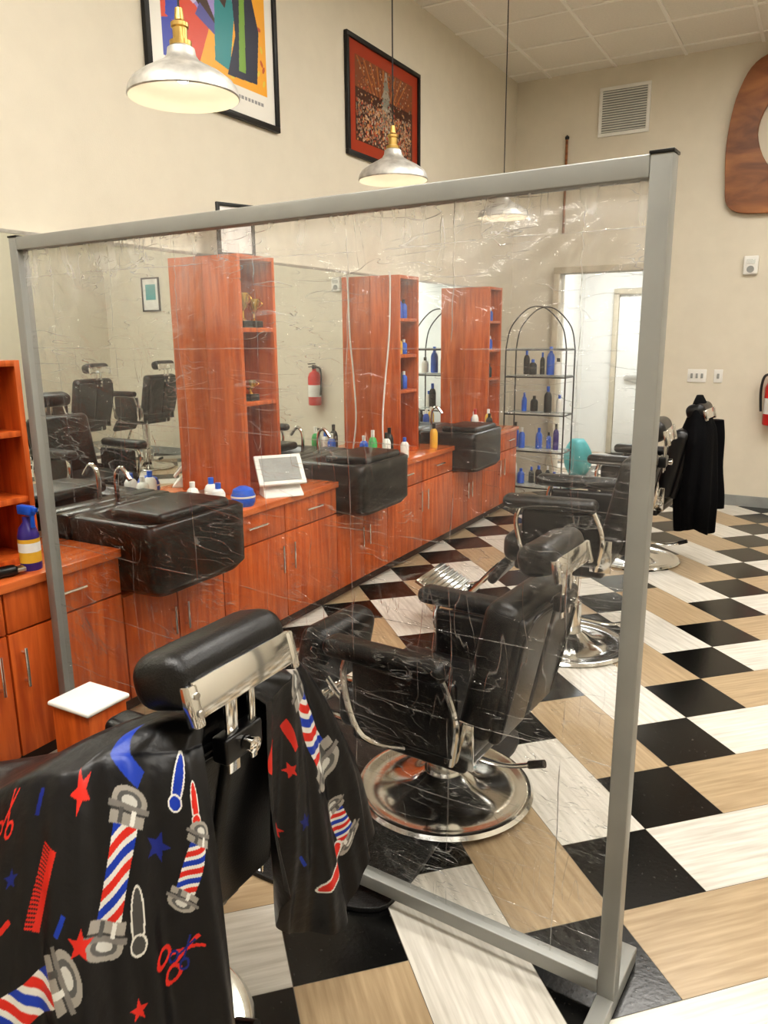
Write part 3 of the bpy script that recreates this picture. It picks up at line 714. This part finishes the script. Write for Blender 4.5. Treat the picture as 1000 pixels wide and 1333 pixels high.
for z in (.17,.52,.87,1.22,1.47):
    for xx in np.arange(-.23,.25,.085):
        k+=1
        if random.random()<.2 or z>1.4: continue
        bottle(pr,'bottle_%d'%k,(float(xx),random.uniform(-.06,.05),z),random.uniform(.12,.26),random.uniform(.022,.038),random.choice(cols),random.choice(['white','black','blue']))
lb=empty('laundry_bag',(-2.36,8.7,0))
rings=[]
for i in range(12):
    f=i/11; r=.15*math.sin(math.pi*(.12+.80*f))**.6; rings.append([(r*math.cos(t)*(1+.12*math.sin(5*t+3*f)),r*math.sin(t)*(1+.12*math.sin(5*t+3*f)),.42*f) for t in np.linspace(0,2*math.pi,28,endpoint=False)])
loft('bag',lb,rings,M['teal'])
# ------------------------------------------------------------ counter stuff
sb=empty('spray_bottle',(-2.50,1.745,CT))
lathe('bottle',sb,[(0,0),(.036,0),(.038,.01),(.038,.13),(.03,.16),(.014,.18),(.014,.2),(0,.2)],M['purple'])
lathe('label',sb,[(.0385,.03),(.0385,.12)],M['yellow']); lathe('label_top',sb,[(.0388,.07),(.0388,.105)],M['paper'])
boxes('trigger',sb,[((.005,0,.225),(.075,.028,.035)),((.035,0,.19),(.012,.016,.06)),((.05,0,.23),(.03,.016,.018))],M['blue'],.005)
def clipper(loc,rz):
    c=empty('hair_clipper',loc,rz)
    rbox('body',c,(0,0,.02),(.15,.045,.036),M['plasticblk'],.014,4); rbox('blade',c,(.085,0,.02),(.03,.042,.014),M['steel'],.002)
    tube('cord',c,[(-.075,0,.02),(-.09,.01,.01),(-.09,.05,.006),(-.05,.06,.006)],.004,M['black'])
clipper((-2.50,1.60,CT+.001),1.3); clipper((-2.56,1.38,CT+.001),2.4)
t=empty('tablet_register',(-2.485,3.27,CT),math.radians(-38))
bm=bmesh.new()
vs=[(-.06,-.11,0),(.07,-.11,0),(.07,.11,0),(-.06,.11,0),(-.055,-.1,.10),(.04,-.1,.03),(.04,.1,.03),(-.055,.1,.10)]
vv=[bm.verts.new(p) for p in vs]
for f_ in ((0,1,2,3),(4,5,6,7),(0,1,5,4),(1,2,6,5),(2,3,7,6),(3,0,4,7)): bm.faces.new([vv[i] for i in f_])
bmesh.ops.bevel(bm,geom=bm.edges[:],offset=.005,segments=2,affect='EDGES')
finish('stand',bm,M['white'],t)
ta=math.radians(48)
rbox('tablet_shell',t,(-.015,0,.135),(.19,.26,.018),M['white'],.006,3,(0,ta,0))
Rq=Matrix.Rotation(ta,3,'Y')@Vector((0,0,.010)); rbox('screen',t,(-.015+Rq.x,0,.135+Rq.z),(.145,.21,.002),M['base'],0,2,(0,ta,0))
cc=empty('lotion_bottles',(0,0,0))
bottle(cc,'lotion_a',(-2.62,2.87,CT),.15,.034,'white','blue'); bottle(cc,'lotion_b',(-2.66,2.78,CT),.14,.032,'white','white'); bottle(cc,'lotion_c',(-2.53,2.82,CT),.14,.034,'paper','blue')
cc=empty('blue_wax_tin',(-2.50,2.97,CT)); lathe('tin',cc,[(0,0),(.05,0),(.06,.02),(.062,.05),(.05,.085),(.02,.1),(0,.1)],M['blue'])
lathe('lid_band',cc,[(.0625,.045),(.0635,.05),(.0625,.055)],M['white'])
cc=empty('barber_bottles',(0,0,0))
k=0
for (bx,by,m1,m2) in ((-2.6,4.45,'green','white'),(-2.55,4.55,'white','black'),(-2.7,4.5,'blue','white'),(-2.6,4.68,'black','black'),(-2.5,4.72,'white','blue'),(-2.53,5.25,'yellow','black'),(-2.55,6.1,'white','red'),(-2.6,6.2,'blue','white'),(-2.5,6.3,'black','black'),(-2.55,6.4,'yellow','white')):
    k+=1; bottle(cc,'bottle_%d'%k,(bx,by,CT),random.uniform(.14,.22),.03,m1,m2)
def trophy(loc,h):
    t=empty('trophy',loc); rbox('plinth',t,(0,0,.0175),(.07,.07,.035),M['black'],.004)
    lathe('cup',t,[(0,.034),(.022,.036),(.008,.05),(.008,h*.45),(.02,h*.52),(.034,h*.7),(.038,h*.92),(.03,h*.9),(0,h*.6)],M['gold'],n=24)
    tubes('handles',t,[[(.03,0,h*.62),(.06,0,h*.75),(.037,0,h*.88)],[(-.03,0,h*.62),(-.06,0,h*.75),(-.037,0,h*.88)]],.004,M['gold'])
trophy((-2.66,3.23,1.642),.19); trophy((-2.67,3.33,1.642),.16); trophy((-2.66,3.26,1.262),.12)
for ty in (4.98,6.65):
    cc=empty('shelf_bottles',(0,0,0)); k=0
    for z in (1.212,1.462,1.712):
        for q in (-.07,.0,.07):
            k+=1; bottle(cc,'bottle_%d'%k,(-2.68,ty+q,z),random.uniform(.1,.18),.025,random.choice(cols),random.choice(['white','black']))
pf=empty('small_picture_frame',(-2.72,3.28,2.001),math.radians(-20))
boxes('frame',pf,[((0,-.10,.13),(.016,.018,.26)),((0,.10,.13),(.016,.018,.26)),((0,0,.009),(.016,.2,.018)),((0,0,.251),(.016,.2,.018))],M['black'],.002); rbox('photo',pf,(-.002,0,.13),(.006,.19,.24),M['paper'])
wc=empty('hanging_power_cord',(0,0,0)); tube('cord',wc,[(-2.66,4.80,2.02),(-2.66,4.815,1.95),(-2.67,4.815,1.6),(-2.70,4.81,1.3),(-2.72,4.80,1.0),(-2.70,4.78,.765)],.006,M['white'])

# ------------------------------------------------------------ floor things
mt=empty('anti_fatigue_mat',(-1.42,2.25,0))
poly_extrude('rubber',[(-.4,-.62),(0,-.68),(.42,-.66),(.50,-.5),(.48,0),(.48,.5),(.0,.62),(-.4,.6)],None,.008,M['mat'],mt,(0,0,.0085),(0,0,0))
wb=empty('waste_bin',(-1.90,1.47,0))
bm=bmesh.new(); add_box(bm,(0,0,.245),(.17,.15,.49),.01,2); finish('bin_body',bm,M['orange'],wb); rbox('lid',wb,(0,0,.495),(.185,.165,.015),M['white'],.006)
jk=empty('black_jacket',(-.70,5.52,0))
rings=[]
for i in range(26):
    f=i/25; z=1.19-.90*f
    hx=.02+.075*min(1,f*4)+.05*f-.09*max(0,f-.75); hy=.05+.22*min(1,(f*3.2)**.6)-.03*f-.35*max(0,f-.8)
    r=[]
    for k in range(72):
        t_=2*math.pi*k/72
        wv=1+.10*math.sin(7*t_+2*f)*f+.06*math.sin(13*t_+5*f)*f
        r.append(((hx*math.cos(t_)*wv)+.04*f,hy*math.sin(t_)*wv+.02*math.sin(6*f),z+.02*math.sin(3*t_)*f))
    rings.append(r)
loft('body',jk,rings,M['cloth'])
sl=[]
for i in range(16):
    f=i/15; z=1.02-.60*f; sl.append([(.10+.05*f+.05*math.cos(2*math.pi*k/24)*(1+.1*math.sin(9*f)),.12-.02*f+.05*math.sin(2*math.pi*k/24),z) for k in range(24)])
loft('sleeve',jk,sl,M['cloth'])
w_=bpy.data.worlds.new('world'); S.world=w_; w_.use_nodes=True; w_.node_tree.nodes['Background'].inputs[0].default_value=(.9,.85,.75,1); w_.node_tree.nodes['Background'].inputs[1].default_value=.3
